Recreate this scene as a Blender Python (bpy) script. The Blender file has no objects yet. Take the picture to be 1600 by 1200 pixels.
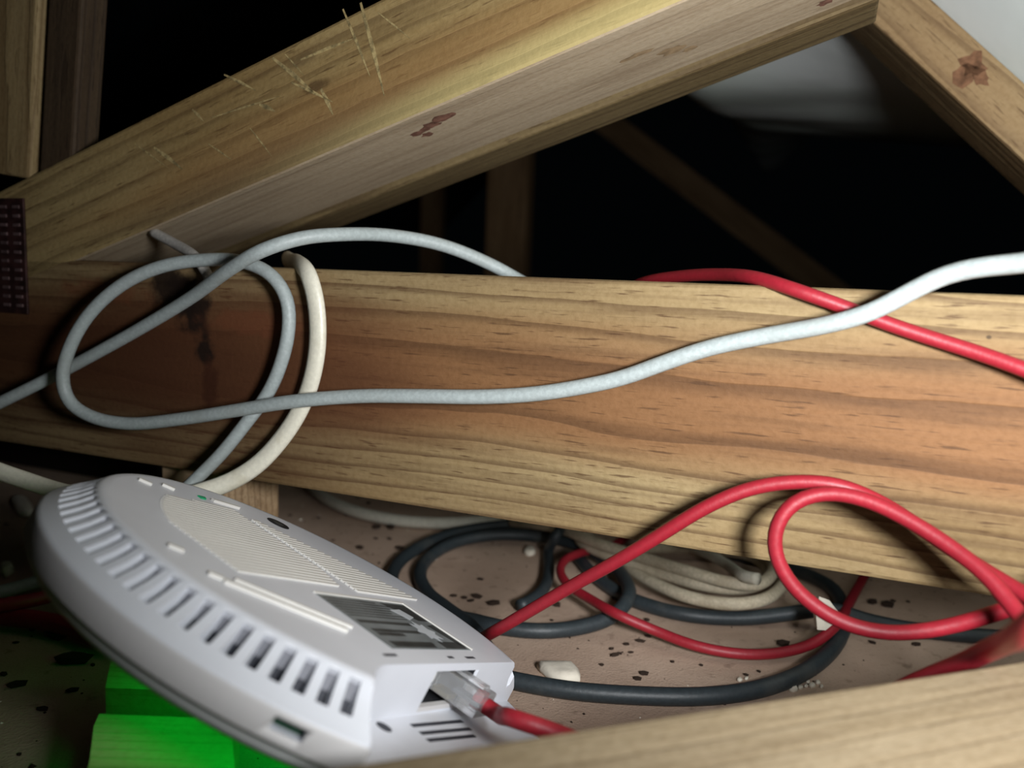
import bpy, bmesh, math, random
from mathutils import Vector, Matrix
random.seed(7)
S = bpy.context.scene
COL = S.collection

# ------------------------------------------------------------------ camera
FPX, EYE = 1250.0, 0.155          # focal length in pixels of a 1600x1200 frame, eye height over the ceiling lining
RW = Matrix(((0.99924037, -0.03897037, 0.0),
             (0.00506568, 0.12988928, -0.99151556),
             (0.03863973, 0.99076238, 0.12998802)))
cam_d = bpy.data.cameras.new('camera')
cam = bpy.data.objects.new('camera', cam_d)
COL.objects.link(cam)
cam.matrix_world = Matrix.Translation((0, 0, EYE)) @ RW.to_4x4()
cam_d.sensor_fit = 'HORIZONTAL'
cam_d.sensor_width = 36.0
cam_d.lens = FPX / 1600 * 36
cam_d.clip_start = 0.005
cam_d.clip_end = 50
cam_d.dof.use_dof = True
cam_d.dof.focus_distance = 0.285
cam_d.dof.aperture_fstop = 8.5
S.camera = cam

# ------------------------------------------------------------------ world, torch, exposure
w = bpy.data.worlds.new('world')
S.world = w
w.use_nodes = True
w.node_tree.nodes['Background'].inputs[0].default_value = (0.35, 0.5, 0.6, 1)
w.node_tree.nodes['Background'].inputs[1].default_value = 0.0015

def spot(name, loc, target, energy, angle, blend, size, color):
    l = bpy.data.lights.new(name, 'SPOT')
    l.energy = energy; l.spot_size = math.radians(angle); l.spot_blend = blend
    l.shadow_soft_size = size; l.color = color
    o = bpy.data.objects.new(name, l); COL.objects.link(o)
    o.location = loc
    o.rotation_euler = (Vector(target) - Vector(loc)).to_track_quat('-Z', 'Y').to_euler()
    return o
spot('torch', (0.10, 0.0, 0.166), (0.165, 0.30, 0.185), 8.2, 150, 1.0, 0.026, (0.97, 0.985, 1.0))

S.view_settings.view_transform = 'Standard'
S.view_settings.look = 'None'
S.view_settings.exposure = 0.0
S.view_settings.gamma = 1.0
S.view_settings.use_curve_mapping = False

# ------------------------------------------------------------------ measuring helpers
O = Vector((0, 0, EYE))
D = Vector((0.93129224, -0.36427292, 0))     # along the ceiling joist
N = Vector((0.36427292, 0.93129224, 0))      # away from the camera, square to the joist
UP = Vector((0, 0, 1))
JC = 0.2676409                               # distance of the joist's front face
FWD = RW @ Vector((0, 0, -1))

def ray(x, y):
    return RW @ Vector(((x - 800) / FPX, (600 - y) / FPX, -1.0))
def on_plane(x, y, p0, n):
    r = ray(x, y)
    return O + r * ((Vector(p0) - O).dot(n) / r.dot(n))
def J(x, y, off=0.0):            # point standing 'off' metres in front of the joist face
    return on_plane(x, y, N * (JC - off), N)
def FL(x, y, z=0.0):             # point at height z over the ceiling lining
    return on_plane(x, y, (0, 0, z), UP)
def DP(x, y, d):                 # point at distance d along the view axis
    return O + ray(x, y) * d
def T(s, n, z):                  # truss coordinates: along, behind the joist face, up
    return D * s + N * (JC + n) + UP * z

# ------------------------------------------------------------------ object helpers
def tag(o, label=None, cat=None, group=None, kind=None):
    if label: o['label'] = label
    if cat: o['category'] = cat
    if group: o['group'] = group
    if kind: o['kind'] = kind
    return o
def obj(name, bm, mat, parent=None, smooth=False):
    me = bpy.data.meshes.new(name)
    bm.normal_update()
    bm.to_mesh(me); bm.free()
    o = bpy.data.objects.new(name, me); COL.objects.link(o)
    for m in (mat if isinstance(mat, (list, tuple)) else [mat]):
        me.materials.append(m)
    if smooth:
        for p in me.polygons: p.use_smooth = True
    if parent: o.parent = parent
    return o
def empty(name, mw):
    o = bpy.data.objects.new(name, None); COL.objects.link(o)
    o.matrix_world = mw
    o.empty_display_size = 0.02
    return o
def bm_box(bm, lo, hi, bevel=0.0):
    vs = [bm.verts.new((x, y, z)) for z in (lo[2], hi[2]) for y in (lo[1], hi[1]) for x in (lo[0], hi[0])]
    fs = [bm.faces.new([vs[i] for i in f]) for f in ((0, 2, 3, 1), (4, 5, 7, 6), (0, 1, 5, 4), (2, 6, 7, 3), (0, 4, 6, 2), (1, 3, 7, 5))]
    if bevel:
        es = {e for f in fs for e in f.edges}
        bmesh.ops.bevel(bm, geom=list(es), offset=bevel, segments=2, profile=0.5, affect='EDGES')
    return vs
def box_bm(lo, hi, bevel=0.0):
    bm = bmesh.new(); bm_box(bm, lo, hi, bevel); return bm
def frame(origin, x, y):
    x = Vector(x).normalized(); y = Vector(y); y = (y - x * y.dot(x)).normalized(); z = x.cross(y)
    m = Matrix((x, y, z)).transposed().to_4x4(); m.translation = origin
    return m
def prism(bm, pts, z0, z1):
    a = [bm.verts.new((p[0], p[1], z0)) for p in pts]; b = [bm.verts.new((p[0], p[1], z1)) for p in pts]
    bm.faces.new(a[::-1]); bm.faces.new(b)
    n = len(pts)
    for i in range(n): bm.faces.new((a[i], a[(i + 1) % n], b[(i + 1) % n], b[i]))

# ------------------------------------------------------------------ materials
class NT:
    def __init__(s, name):
        s.m = bpy.data.materials.new(name); s.m.use_nodes = True
        s.t = s.m.node_tree; s.n = s.t.nodes; s.b = s.n['Principled BSDF']
    def node(s, kind, **kw):
        n = s.n.new(kind)
        for k, v in kw.items(): setattr(n, k, v)
        return n
    def link(s, a, b): s.t.links.new(a, b)
    def val(s, sock, v):
        if isinstance(v, bpy.types.NodeSocket): s.link(v, sock)
        else: sock.default_value = v
    def math(s, op, a, b=0.0, c=0.0, clamp=False):
        n = s.node('ShaderNodeMath', operation=op, use_clamp=clamp)
        for i, v in enumerate((a, b, c)): s.val(n.inputs[i], v)
        return n.outputs[0]
    def vmath(s, op, a, b=(0, 0, 0)):
        n = s.node('ShaderNodeVectorMath', operation=op)
        s.val(n.inputs[0], a); s.val(n.inputs[1], b)
        return n.outputs['Value'] if op in ('LENGTH', 'DOT_PRODUCT', 'DISTANCE') else n.outputs[0]
    def noise(s, vec, scale, detail=4, rough=0.55, dist=0.0):
        n = s.node('ShaderNodeTexNoise')
        s.val(n.inputs['Vector'], vec); n.inputs['Scale'].default_value = scale
        n.inputs['Detail'].default_value = detail; n.inputs['Roughness'].default_value = rough
        n.inputs['Distortion'].default_value = dist
        return n.outputs[0]
    def mapr(s, v, a, b, c=0.0, d=1.0, smooth=True):
        n = s.node('ShaderNodeMapRange'); n.interpolation_type = 'SMOOTHSTEP' if smooth else 'LINEAR'
        s.val(n.inputs[0], v)
        for i, x in enumerate((a, b, c, d)): n.inputs[i + 1].default_value = x
        return n.outputs[0]
    def mix(s, f, a, b, mode='MIX'):
        n = s.node('ShaderNodeMix', data_type='RGBA', blend_type=mode)
        s.val(n.inputs[0], f)
        for i, v in ((6, a), (7, b)):
            if isinstance(v, bpy.types.NodeSocket): s.link(v, n.inputs[i])
            else: n.inputs[i].default_value = (*v[:3], 1)
        return n.outputs[2]
    def ramp(s, f, stops):
        n = s.node('ShaderNodeValToRGB'); s.link(f, n.inputs[0])
        e = n.color_ramp.elements
        while len(e) < len(stops): e.new(0.5)
        for i, (p, c) in enumerate(stops): e[i].position = p; e[i].color = (*c[:3], 1)
        return n.outputs[0]
    def bump(s, h, strength=0.3, dist=0.001):
        n = s.node('ShaderNodeBump'); s.link(h, n.inputs['Height'])
        n.inputs['Strength'].default_value = strength; n.inputs['Distance'].default_value = dist
        s.link(n.outputs[0], s.b.inputs['Normal'])
    def coords(s):
        return s.node('ShaderNodeTexCoord').outputs['Object']
    def scale(s, v, k):
        return s.vmath('MULTIPLY', v, k)

def srgb(r, g, b):
    f = lambda c: (c / 255 / 12.92) if c <= 10.3 else ((c / 255 + 0.055) / 1.055) ** 2.4
    return (f(r), f(g), f(b))

def wood(name, light, mid, dark, ring_c=(0.02, 0.01), spacing=0.0042, warm=None, warm_z=(0.0, 0.02), seed=0.0, knots=(), stains=(), rough_bump=0.35, speck=0.75, late_amt=0.5):
    """ring_c: pith position (y, z) in the beam's own frame; warm: heartwood tint and its (centre, half width) in z"""
    k = NT(name)
    p0 = k.vmath('ADD', k.coords(), (seed, 0, 0))
    p = k.coords()
    low = k.node('ShaderNodeTexNoise'); k.link(k.scale(p0, (2.2, 9, 9)), low.inputs['Vector']); low.inputs['Scale'].default_value = 1.6; low.inputs['Detail'].default_value = 3
    off = k.scale(k.vmath('SUBTRACT', low.outputs['Color'], (0.5, 0.5, 0.5)), (0, 0.016, 0.016))
    fine = k.noise(k.scale(p0, (14, 260, 260)), 1.0, 4)
    q = k.vmath('ADD', p, off)
    sx = k.node('ShaderNodeSeparateXYZ'); k.link(q, sx.inputs[0])
    dy = k.math('SUBTRACT', sx.outputs[1], ring_c[0]); dz = k.math('SUBTRACT', sx.outputs[2], ring_c[1])
    r = k.math('SQRT', k.math('ADD', k.math('MULTIPLY', dy, dy), k.math('MULTIPLY', dz, dz)))
    r = k.math('ADD', r, k.math('MULTIPLY', fine, 0.0012))
    saw = k.math('FRACT', k.math('DIVIDE', r, spacing))
    late = k.math('MULTIPLY', k.mapr(saw, 0.62, 0.95), k.mapr(saw, 1.0, 0.965))   # slow to darken, sharp to end
    blot = k.noise(k.scale(p0, (6, 30, 30)), 1.0, 5)
    base = k.mix(k.mapr(blot, 0.3, 0.7), mid, light)
    if warm:
        zz = k.math('ABSOLUTE', k.math('SUBTRACT', sx.outputs[2], warm_z[0]))
        m = k.mapr(k.math('ADD', zz, k.math('MULTIPLY', blot, 0.012)), warm_z[1], warm_z[1] + 0.022, 1, 0)
        base = k.mix(m, base, warm)
    c = k.mix(k.math('MULTIPLY', late, late_amt), base, dark)
    pores = k.noise(k.scale(p0, (70, 900, 900)), 1.0, 2)
    streak = k.noise(k.scale(p0, (9, 220, 220)), 1.0, 3)
    c = k.mix(k.mapr(streak, 0.45, 0.7, 0, 0.4), c, dark)
    c = k.mix(k.math('MULTIPLY', k.mapr(pores, 0.58, 0.70), speck), c, dark)
    grit = k.noise(k.scale(p0, (420, 520, 520)), 1.0, 3)
    c = k.mix(k.mapr(grit, 0.35, 0.75, 0, 0.35), c, k.mix(0.5, light, (0.9, 0.85, 0.7)), 'MULTIPLY')
    edge = k.noise(k.scale(p, (140, 140, 140)), 1.0, 4)
    for (kx, ky, kz, rx, rz, col, amt) in tuple(knots) + tuple(stains):
        v = k.vmath('SUBTRACT', p, (kx, ky, kz)); v = k.scale(v, (1 / rx, 12, 1 / rz))
        big_ = rx > 0.04
        dist = k.math('ADD', k.vmath('LENGTH', v), k.math('MULTIPLY', k.math('SUBTRACT', blot if big_ else edge, 0.5), 0.9 if big_ else 1.5))
        c = k.mix(k.mapr(dist, 0.25 if big_ else 0.5, 1.3 if big_ else 1.15, amt, 0), c, col)
    k.link(c, k.b.inputs['Base Color'])
    k.b.inputs['Roughness'].default_value = 0.72
    k.b.inputs['Specular IOR Level'].default_value = 0.25
    h = k.math('ADD', k.math('MULTIPLY', fine, 0.6), k.math('ADD', k.math('MULTIPLY', grit, 0.5), k.math('MULTIPLY', late, -0.4)))
    k.bump(h, rough_bump, 0.0012)
    return k.m

def plain(name, col, rough=0.5, spec=0.4, nscale=60, namp=0.12, bump=0.0, metallic=0.0, bscale=400):
    k = NT(name)
    p = k.coords()
    n = k.noise(p, nscale, 4)
    dark = tuple(c * (1 - namp * 2) for c in col); lite = tuple(min(1, c * (1 + namp)) for c in col)
    k.link(k.mix(k.mapr(n, 0.3, 0.7), dark, lite), k.b.inputs['Base Color'])
    k.b.inputs['Roughness'].default_value = rough
    k.b.inputs['Specular IOR Level'].default_value = spec
    k.b.inputs['Metallic'].default_value = metallic
    if bump: k.bump(k.noise(p, bscale, 3), bump, 0.0005)
    return k.m

M = {}
M['lining'] = None
k = NT('ceiling_lining_paper')
p = k.coords()
a = k.noise(p, 14, 5); b_ = k.noise(p, 900, 3); c_ = k.noise(p, 120, 4)
c = k.mix(k.mapr(a, 0.3, 0.7), srgb(166, 142, 124), srgb(188, 164, 145))
c = k.mix(k.mapr(c_, 0.58, 0.75, 0, 0.45), c, srgb(88, 68, 54))
c = k.mix(k.mapr(b_, 0.6, 0.8, 0, 0.5), c, srgb(70, 55, 45))
k.link(c, k.b.inputs['Base Color']); k.b.inputs['Roughness'].default_value = 0.9
k.b.inputs['Specular IOR Level'].default_value = 0.15
k.bump(k.math('ADD', b_, c_), 0.4, 0.001)
M['lining'] = k.m

k = NT('roof_underlay')
p = k.coords()
a = k.noise(p, 3.0, 3)
k.link(k.mix(k.mapr(a, 0.35, 0.65), srgb(206, 218, 206), srgb(214, 218, 216)), k.b.inputs['Base Color'])
k.b.inputs['Roughness'].default_value = 0.5
k.bump(k.noise(p, 30, 3), 0.15, 0.004)
M['underlay'] = k.m

M['unlitroof'] = plain('unlit_roof_black', srgb(30, 36, 40), 0.6, 0.3, 20, 0.2, 0.2)  # black colour in place of the darkness up in the roof
def cable_mat(name, col, rough=0.45, namp=0.1, dirt=None):
    k = NT(name)
    p = k.coords()
    n = k.noise(p, 700, 3); g = k.noise(p, 60, 4)
    c = k.mix(k.mapr(n, 0.35, 0.7), tuple(x * (1 - namp * 2) for x in col), col)
    if dirt: c = k.mix(k.mapr(g, 0.52, 0.7, 0, 0.5), c, dirt)
    k.link(c, k.b.inputs['Base Color'])
    k.b.inputs['Roughness'].default_value = rough
    k.bump(k.noise(p, 500, 3), 0.18, 0.0006)
    return k.m
M['grey'] = cable_mat('grey_cable_jacket', srgb(166, 175, 174), 0.5, 0.08, srgb(150, 156, 152))
M['greytail'] = cable_mat('taupe_cable_jacket', srgb(168, 164, 158), 0.55, 0.12)
M['red'] = cable_mat('red_cable_jacket', srgb(146, 26, 40), 0.5, 0.06)
M['white'] = cable_mat('white_cable_jacket', srgb(226, 222, 204), 0.4, 0.05, srgb(190, 182, 155))
M['dustywhite'] = cable_mat('dusty_white_jacket', srgb(206, 203, 188), 0.7, 0.08, srgb(176, 168, 148))
M['beige'] = cable_mat('beige_cable_jacket', srgb(196, 184, 160), 0.7, 0.12, srgb(150, 136, 112))
M['black'] = cable_mat('black_cable_jacket', srgb(46, 54, 58), 0.5, 0.12, srgb(70, 72, 70))
M['plastic'] = plain('white_plastic', srgb(218, 221, 228), 0.42, 0.4, 30, 0.02, 0.06)
M['plastic_side'] = plain('cream_white_plastic', srgb(206, 204, 203), 0.5, 0.4, 30, 0.02, 0.05)
M['dark'] = plain('dark_opening', (0.012, 0.013, 0.016), 0.6, 0.3, 80, 0.2)
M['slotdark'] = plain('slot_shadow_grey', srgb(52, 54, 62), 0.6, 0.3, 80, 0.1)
M['slotshade'] = plain('slot_half_shade', srgb(128, 129, 136), 0.6, 0.3, 80, 0.05)  # shade on the white plastic inside the vents, painted as grey
M['rib'] = plain('warm_white_rib', srgb(214, 212, 206), 0.5, 0.4, 30, 0.02)
M['label'] = plain('grey_label_film', srgb(122, 128, 130), 0.4, 0.5, 60, 0.12)
M['labelink'] = plain('label_ink', srgb(60, 62, 62), 0.5, 0.3, 60, 0.2)
M['labelwhite'] = plain('label_white', srgb(196, 202, 208), 0.45, 0.4, 60, 0.05)
M['copper'] = plain('contact_gold', (0.5, 0.42, 0.25), 0.3, 0.5, 60, 0.1, metallic=0.8)
M['plaster'] = plain('plaster_chip', srgb(216, 208, 192), 0.85, 0.2, 90, 0.1, 0.5, bscale=300)
M['dropping'] = plain('dark_dropping', srgb(54, 42, 34), 0.85, 0.2, 200, 0.25, 0.5, bscale=600)
M['rust'] = plain('rusty_steel', srgb(60, 36, 34), 0.6, 0.4, 150, 0.3, 0.4, metallic=0.4)
M['rusttooth'] = plain('worn_steel', srgb(118, 96, 96), 0.5, 0.5, 200, 0.2, metallic=0.5)
M['scratch'] = plain('scratched_wood', srgb(152, 134, 92), 0.8, 0.2, 400, 0.3)
k = NT('clear_plastic')
k.b.inputs['Base Color'].default_value = (0.93, 0.94, 0.95, 1); k.b.inputs['Roughness'].default_value = 0.12
k.b.inputs['Transmission Weight'].default_value = 0.8; k.b.inputs['IOR'].default_value = 1.4
M['clear'] = k.m
k = NT('green_led')
k.b.inputs['Base Color'].default_value = (0.0, 0.2, 0.03, 1)
k.b.inputs['Emission Color'].default_value = (0.0, 1.0, 0.06, 1)
k.b.inputs['Emission Strength'].default_value = 6.0
M['led'] = k.m
k = NT('dome_plastic')
k.b.inputs['Base Color'].default_value = (*srgb(222, 224, 224), 1); k.b.inputs['Roughness'].default_value = 0.4
k.b.inputs['Subsurface Weight'].default_value = 0.0
M['dome'] = k.m

# ------------------------------------------------------------------ the setting
fl = obj('floor', box_bm((-2.2, -0.7, -0.013), (2.2, 3.6, 0.0)), M['lining'])
tag(fl, 'dusty brown paper-faced ceiling lining', None, None, 'structure')

def sm(x):
    x = max(0.0, min(1.0, x)); return x * x * (3 - 2 * x)
def sheet(name, s0, s1, z0, slope, n0, n1, amp, seed, belly, mat='underlay'):
    bm = bmesh.new(); nu, nv = 90, 130
    rnd = random.Random(seed)
    ph = [rnd.uniform(0, 6.28) for _ in range(6)]
    grid = []
    for j in range(nv + 1):
        row = []
        for i in range(nu + 1):
            s = s0 + (s1 - s0) * i / nu; n = n0 + (n1 - n0) * (j / nv) ** 1.5      # finer near the camera
            z = z0 + slope * (s - s0)
            if belly:                                                              # hangs in a belly between two trusses
                fade = sm((s + 0.30) / 0.2)
                z += 0.55 * max(0.0, 0.2 - n) + 1.3 * max(0.0, 0.09 - n) * (1 - 0.8 * sm((0.05 - n) / 0.4))
                if n > 0.17:
                    na = n + JC
                    zc = EYE + na * (0.172 + 0.00784 * na ** -4) - (0.98 - 0.88 * sm((n - 0.17) / 0.2)) * s
                    z += (zc - z) * fade * sm((n - 0.13) / 0.06)
            sag = 0.0
            sag += amp * (0.5 * math.sin(n * 17 + ph[0] + 1.5 * math.sin(s * 9 + ph[1])) + 0.3 * math.sin(n * 41 + ph[2] + s * 14) + 0.3 * math.sin(s * 23 + n * 9 + ph[3]))
            row.append(bm.verts.new(T(s, n, z + sag)))
        grid.append(row)
    for j in range(nv):
        for i in range(nu):
            bm.faces.new((grid[j][i], grid[j][i + 1], grid[j + 1][i + 1], grid[j + 1][i]))
    o = obj(name, bm, M[mat], smooth=True)
    md = o.modifiers.new('thickness', 'SOLIDIFY'); md.thickness = 0.001; md.offset = 1
    return o
# sheet over the rafter that falls to the right, and the other roof slope falling to the left
RZ = lambda s: EYE + 0.156 - 0.98 * s
r1 = sheet('ceiling', -0.27, 0.42, RZ(-0.27), -0.98, -0.5, 2.9, 0.004, 3, True)
tag(r1, 'pale sagging roof underlay sheet over the rafters', None, None, 'structure')
r2 = sheet('ceiling', -0.75, -0.26, RZ(-0.75) + 0.12, -0.98, -0.5, 2.9, 0.004, 3, False, 'unlitroof')
tag(r2, 'roof sheet above the pale one, coloured black to stand in for unlit roof space', None, None, 'structure')
r3 = sheet('ceiling', -1.65, -0.75, RZ(-0.75) + 0.12 - 0.88, 0.98, -0.5, 2.9, 0.004, 5, False, 'unlitroof')
tag(r3, 'far roof slope coloured black to stand in for unlit roof space', None, None, 'structure')

# ------------------------------------------------------------------ timbers
def timber(name, label, origin, xdir, length, depth, height, mat, bevel=0.0015, cat='beam', back=0.0, ydir=None):
    """origin on the lower front edge; x along, y away from the camera, z up"""
    mw = frame(origin, xdir, ydir if ydir is not None else N)
    o = obj(name, box_bm((-back, 0, 0), (length, depth, height), bevel), mat)
    o.matrix_world = mw
    tag(o, label, cat)
    return o, mw

pine_l, pine_m, pine_d = srgb(208, 180, 128), srgb(190, 156, 102), srgb(128, 92, 52)
# ceiling joist: z 0.066..0.156
def jl(px, py):                          # joist pixel -> its own (x, z); origin at s=-0.6, z=0.066
    q = J(px, py); return q.dot(D) + 0.6, q.z - 0.066
kn_shade = []  # knots and heartwood; two broad patches also paint shade at the left end
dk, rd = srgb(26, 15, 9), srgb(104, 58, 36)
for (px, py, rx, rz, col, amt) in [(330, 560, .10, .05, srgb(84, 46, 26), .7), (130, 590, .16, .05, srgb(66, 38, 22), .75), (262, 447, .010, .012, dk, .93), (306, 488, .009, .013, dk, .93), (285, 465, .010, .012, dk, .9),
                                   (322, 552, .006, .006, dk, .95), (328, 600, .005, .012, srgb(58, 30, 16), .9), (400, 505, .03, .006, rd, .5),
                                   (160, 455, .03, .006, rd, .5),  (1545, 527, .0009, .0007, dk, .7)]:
    x, z = jl(px, py); kn_shade.append((x, 0.0, z, rx, rz, col, amt))
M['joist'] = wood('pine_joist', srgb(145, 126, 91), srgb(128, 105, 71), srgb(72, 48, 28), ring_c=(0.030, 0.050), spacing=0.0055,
                  warm=srgb(121, 86, 55), warm_z=(0.050, 0.016), knots=kn_shade, late_amt=0.6)
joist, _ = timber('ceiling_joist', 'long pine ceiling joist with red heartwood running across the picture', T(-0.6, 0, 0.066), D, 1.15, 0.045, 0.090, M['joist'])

# diagonal web rising to the right from the left joint
sl = math.atan(0.333)
AD = D * math.cos(sl) + UP * math.sin(sl)
zA = lambda s: 0.161 + 0.333 * (s + 0.303)
def al(px, py):
    q = J(px, py) - T(-0.425, 0, zA(-0.425)); return q.dot(AD), q.dot(-AD.cross(N) * -1) if False else q.dot(AD.cross(N))
st = []
def on_under(px, py):                    # point on the underside of the diagonal web
    nrmv = AD.cross(N)
    q = on_plane(px, py, T(-0.425, 0, zA(-0.425)), nrmv) - T(-0.425, 0, zA(-0.425))
    return q.dot(AD), q.dot(N)
M['web'] = None
stw = []
purple = srgb(96, 58, 58)
for (px, py, rx, amt) in [(690, 188, .006, .75), (665, 200, .006, .6), (640, 208, .004, .5), (1050, 80, .012, .35), (1000, 85, .010, .3), (1290, 5, .006, .7)]:
    x, y = on_under(px, py); stw.append((x, y, 0.0, rx, 0.006, purple, amt))
# stains on the underside use y too, so their depth scale is set by the generic 1/12 m radius
M['web'] = wood('weathered_pine_web', srgb(154, 134, 92), srgb(132, 109, 69), srgb(80, 58, 34), ring_c=(0.05, -0.03), spacing=0.0062, seed=3.0, late_amt=0.4,
                stains=[(*al(420, 272)[:1], 0.0, 0.004, 0.11, 0.010, srgb(88, 74, 56), .6), (*al(470, 240)[:1], 0.0, 0.014, 0.16, 0.012, srgb(128, 94, 56), .45), (*al(900, 80)[:1], 0.0, 0.003, 0.12, 0.007, srgb(178, 166, 112), .45),
                        (*al(495, 135)[:1], 0.0, al(495, 135)[1], .006, .0025, srgb(70, 52, 32), .7), (*al(470, 95)[:1], 0.0, al(470, 95)[1], .010, .0022, srgb(92, 74, 48), .6), (*al(640, 30)[:1], 0.0, al(640, 30)[1], .03, .003, srgb(104, 84, 52), .5)])
M['web_under'] = wood('planed_grey_face', srgb(176, 160, 136), srgb(160, 142, 118), srgb(118, 98, 76), ring_c=(0.05, -0.08), spacing=0.009, seed=4.0, speck=0.3, late_amt=0.2, rough_bump=0.2)
web, webm = timber('diagonal_web_timber', 'scratched diagonal truss timber rising to the right from the left joint', T(-0.425, 0, zA(-0.425)), AD, 0.52, 0.066, 0.0445, M['web'])
web.data.materials.append(M['web_under'])
for p in web.data.polygons:
    if p.normal.z < -0.8: p.material_index = 1
# smeared purple stamp on the underside: ink patches lying on the wood
def ink_patch(parent, mw, cx, cy, z, rx, ry, seed, mat, ax='under'):
    rnd = random.Random(seed); bm = bmesh.new(); pts = []
    for i in range(14):
        t = i / 14 * 2 * math.pi; f = rnd.uniform(0.55, 1.1)
        pts.append((cx + rx * f * math.cos(t), cy + ry * f * math.sin(t)))
    if ax == 'under': vs = [bm.verts.new((x, y, z)) for x, y in pts]
    else: vs = [bm.verts.new((x, z, y)) for x, y in pts]
    bm.faces.new(vs)
    o = obj('ink_stain', bm, mat, parent)
    return o
M['ink'] = plain('faded_purple_ink', srgb(118, 84, 70), 0.85, 0.1, 260, 0.22)
M['ink2'] = plain('faint_grey_ink', srgb(142, 120, 92), 0.85, 0.1, 260, 0.15)
for i, (px, py, rx, ry, m) in enumerate([(692, 184, .0055, .0045, 'ink'), (672, 196, .005, .004, 'ink'), (655, 207, .0045, .003, 'ink'), (668, 210, .003, .003, 'ink'),
                                         (1000, 84, .008, .003, 'ink2'), (1050, 78, .006, .004, 'ink2'), (1078, 76, .003, .003, 'ink2'), (1290, 3, .004, .004, 'ink')]):
    x, y = on_under(px, py)
    ink_patch(web, webm, x, y, -0.00012, rx, ry, i, M[m])
# pale scratches scored into the front face
scr = [((325, 225), (362, 250)), ((350, 118), (400, 142)), ((425, 92), (490, 145)), ((445, 85), (475, 118)), ((535, 15), (578, 120)), ((562, 5), (600, 150)),
       ((210, 225), (262, 262)), ((300, 172), (318, 190)), ((405, 165), (430, 175)), ((590, 20), (640, 60)), ((455, 130), (520, 160)), ((240, 232), (285, 265)), ((330, 185), (440, 150)), ((470, 95), (555, 60)), ((500, 140), (520, 180)), ((390, 200), (425, 245))]
for i, (a, b) in enumerate(scr):
    pa, pb = webm.inverted() @ J(*a), webm.inverted() @ J(*b)
    d = (pb - pa); n = Vector((-d.z, 0, d.x)).normalized() * (0.00035 + 0.0003 * (i % 3))
    bm = bmesh.new()
    mid = (pa + pb) / 2 + n * 1.6
    vs = [bm.verts.new((p.x, -0.00012, p.z)) for p in (pa, (pa + pb) / 2 - n * 0.4, pb, pb + n * 0.4, mid, pa + n)]
    bm.faces.new(vs)
    obj('scratch', bm, M['scratch'], web)

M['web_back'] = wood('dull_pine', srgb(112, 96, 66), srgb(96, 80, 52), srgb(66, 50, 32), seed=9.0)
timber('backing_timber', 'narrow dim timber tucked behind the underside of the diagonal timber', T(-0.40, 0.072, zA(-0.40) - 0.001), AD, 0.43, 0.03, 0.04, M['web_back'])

# post at the left
pd = (J(60, 0) - J(45, 290)).normalized()
M['post'] = wood('pale_pine_post', srgb(160, 140, 102), srgb(146, 124, 86), srgb(98, 76, 48), ring_c=(0.05, 0.02), spacing=0.004, seed=5.0)
base = J(45, 290) + UP * 0.003
po, _ = timber('upright_post_timber', 'upright truss post at the left edge above the rusty nail plate', base, pd, 0.62, 0.022, 0.085, M['post'], back=0.0)

M['darkpost'] = wood('dark_brown_timber', srgb(74, 60, 44), srgb(62, 48, 34), srgb(40, 30, 22), seed=6.0)  # dark brown wood for the narrow strip beside the post
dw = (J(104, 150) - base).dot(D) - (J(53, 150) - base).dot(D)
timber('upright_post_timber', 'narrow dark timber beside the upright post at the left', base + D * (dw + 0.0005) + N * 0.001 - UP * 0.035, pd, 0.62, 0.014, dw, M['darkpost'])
# rafter at the upper right, seen with the underlay above it
bo = 0.17
bl0, bl1 = J(1340, 12, -bo), J(1600, 252, -bo)
bt0 = J(1460, 2, -bo)
BD = (bl1 - bl0).normalized()
bh = ((bt0 - bl0) - BD * (bt0 - bl0).dot(BD)).length
M['rafter'] = wood('brown_pine_rafter', srgb(156, 134, 98), srgb(140, 114, 80), srgb(92, 68, 44), seed=12.0)
raf, rafm = timber('roof_rafter', 'pine rafter sloping down to the right under the pale roof sheet', bl0, BD, 0.30, 0.050, bh, M['rafter'], back=0.2)
M['redink'] = plain('red_stamp_ink', srgb(116, 84, 62), 0.85, 0.1, 260, 0.22)
for i, (px, py, rx, ry) in enumerate([(1520, 100, .007, .006), (1508, 118, .006, .006), (1532, 122, .006, .004)]):
    q = rafm.inverted() @ J(px, py, -bo)
    ink_patch(raf, rafm, q.x, q.z, -0.00015, rx, ry, 40 + i, M['redink'], 'front')

M['gapshade'] = wood('gap_shade_black', srgb(34, 28, 22), srgb(26, 21, 17), srgb(16, 13, 10), seed=8.0)  # near-black colour painted in for shade under the joist
# dim timbers deeper in the roof space
M['dim'] = wood('dusty_far_pine', srgb(150, 122, 88), srgb(130, 102, 70), srgb(84, 62, 42), seed=20.0)
def upright(x0, x1, ytop, off, label, z0=0.0):
    a = J(x0, 420, -off); b = J(x1, 420, -off)
    s0, s1 = a.dot(D), b.dot(D)
    top = J(x0, ytop, -off).z
    return timber('upright_web_timber', label, T(s1, off, z0), UP, top - z0, 0.04, s1 - s0, M['dim'], ydir=N)
upright(757, 818, -60, 1.25, 'dim upright timber standing behind the joist below the diagonal timber')
upright(655, 684, 60, 2.0, 'thin dim upright timber farther back left of the other upright')
# far sloping rafter parallel to the near one
fa, fb = J(880, 165, -2.0), J(1190, 400, -2.0)
fd = (fb - fa).normalized()
timber('roof_rafter', 'dim far rafter deep in the dark roof space', fa, fd, 1.3, 0.045, 0.07, M['dim'], back=0.3)

# far ceiling joist of the next truss
timber('ceiling_joist', 'dim far ceiling joist behind the near joist', T(-1.3, 0.66, 0.0), D, 2.2, 0.045, 0.09, M['dim'])

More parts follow.
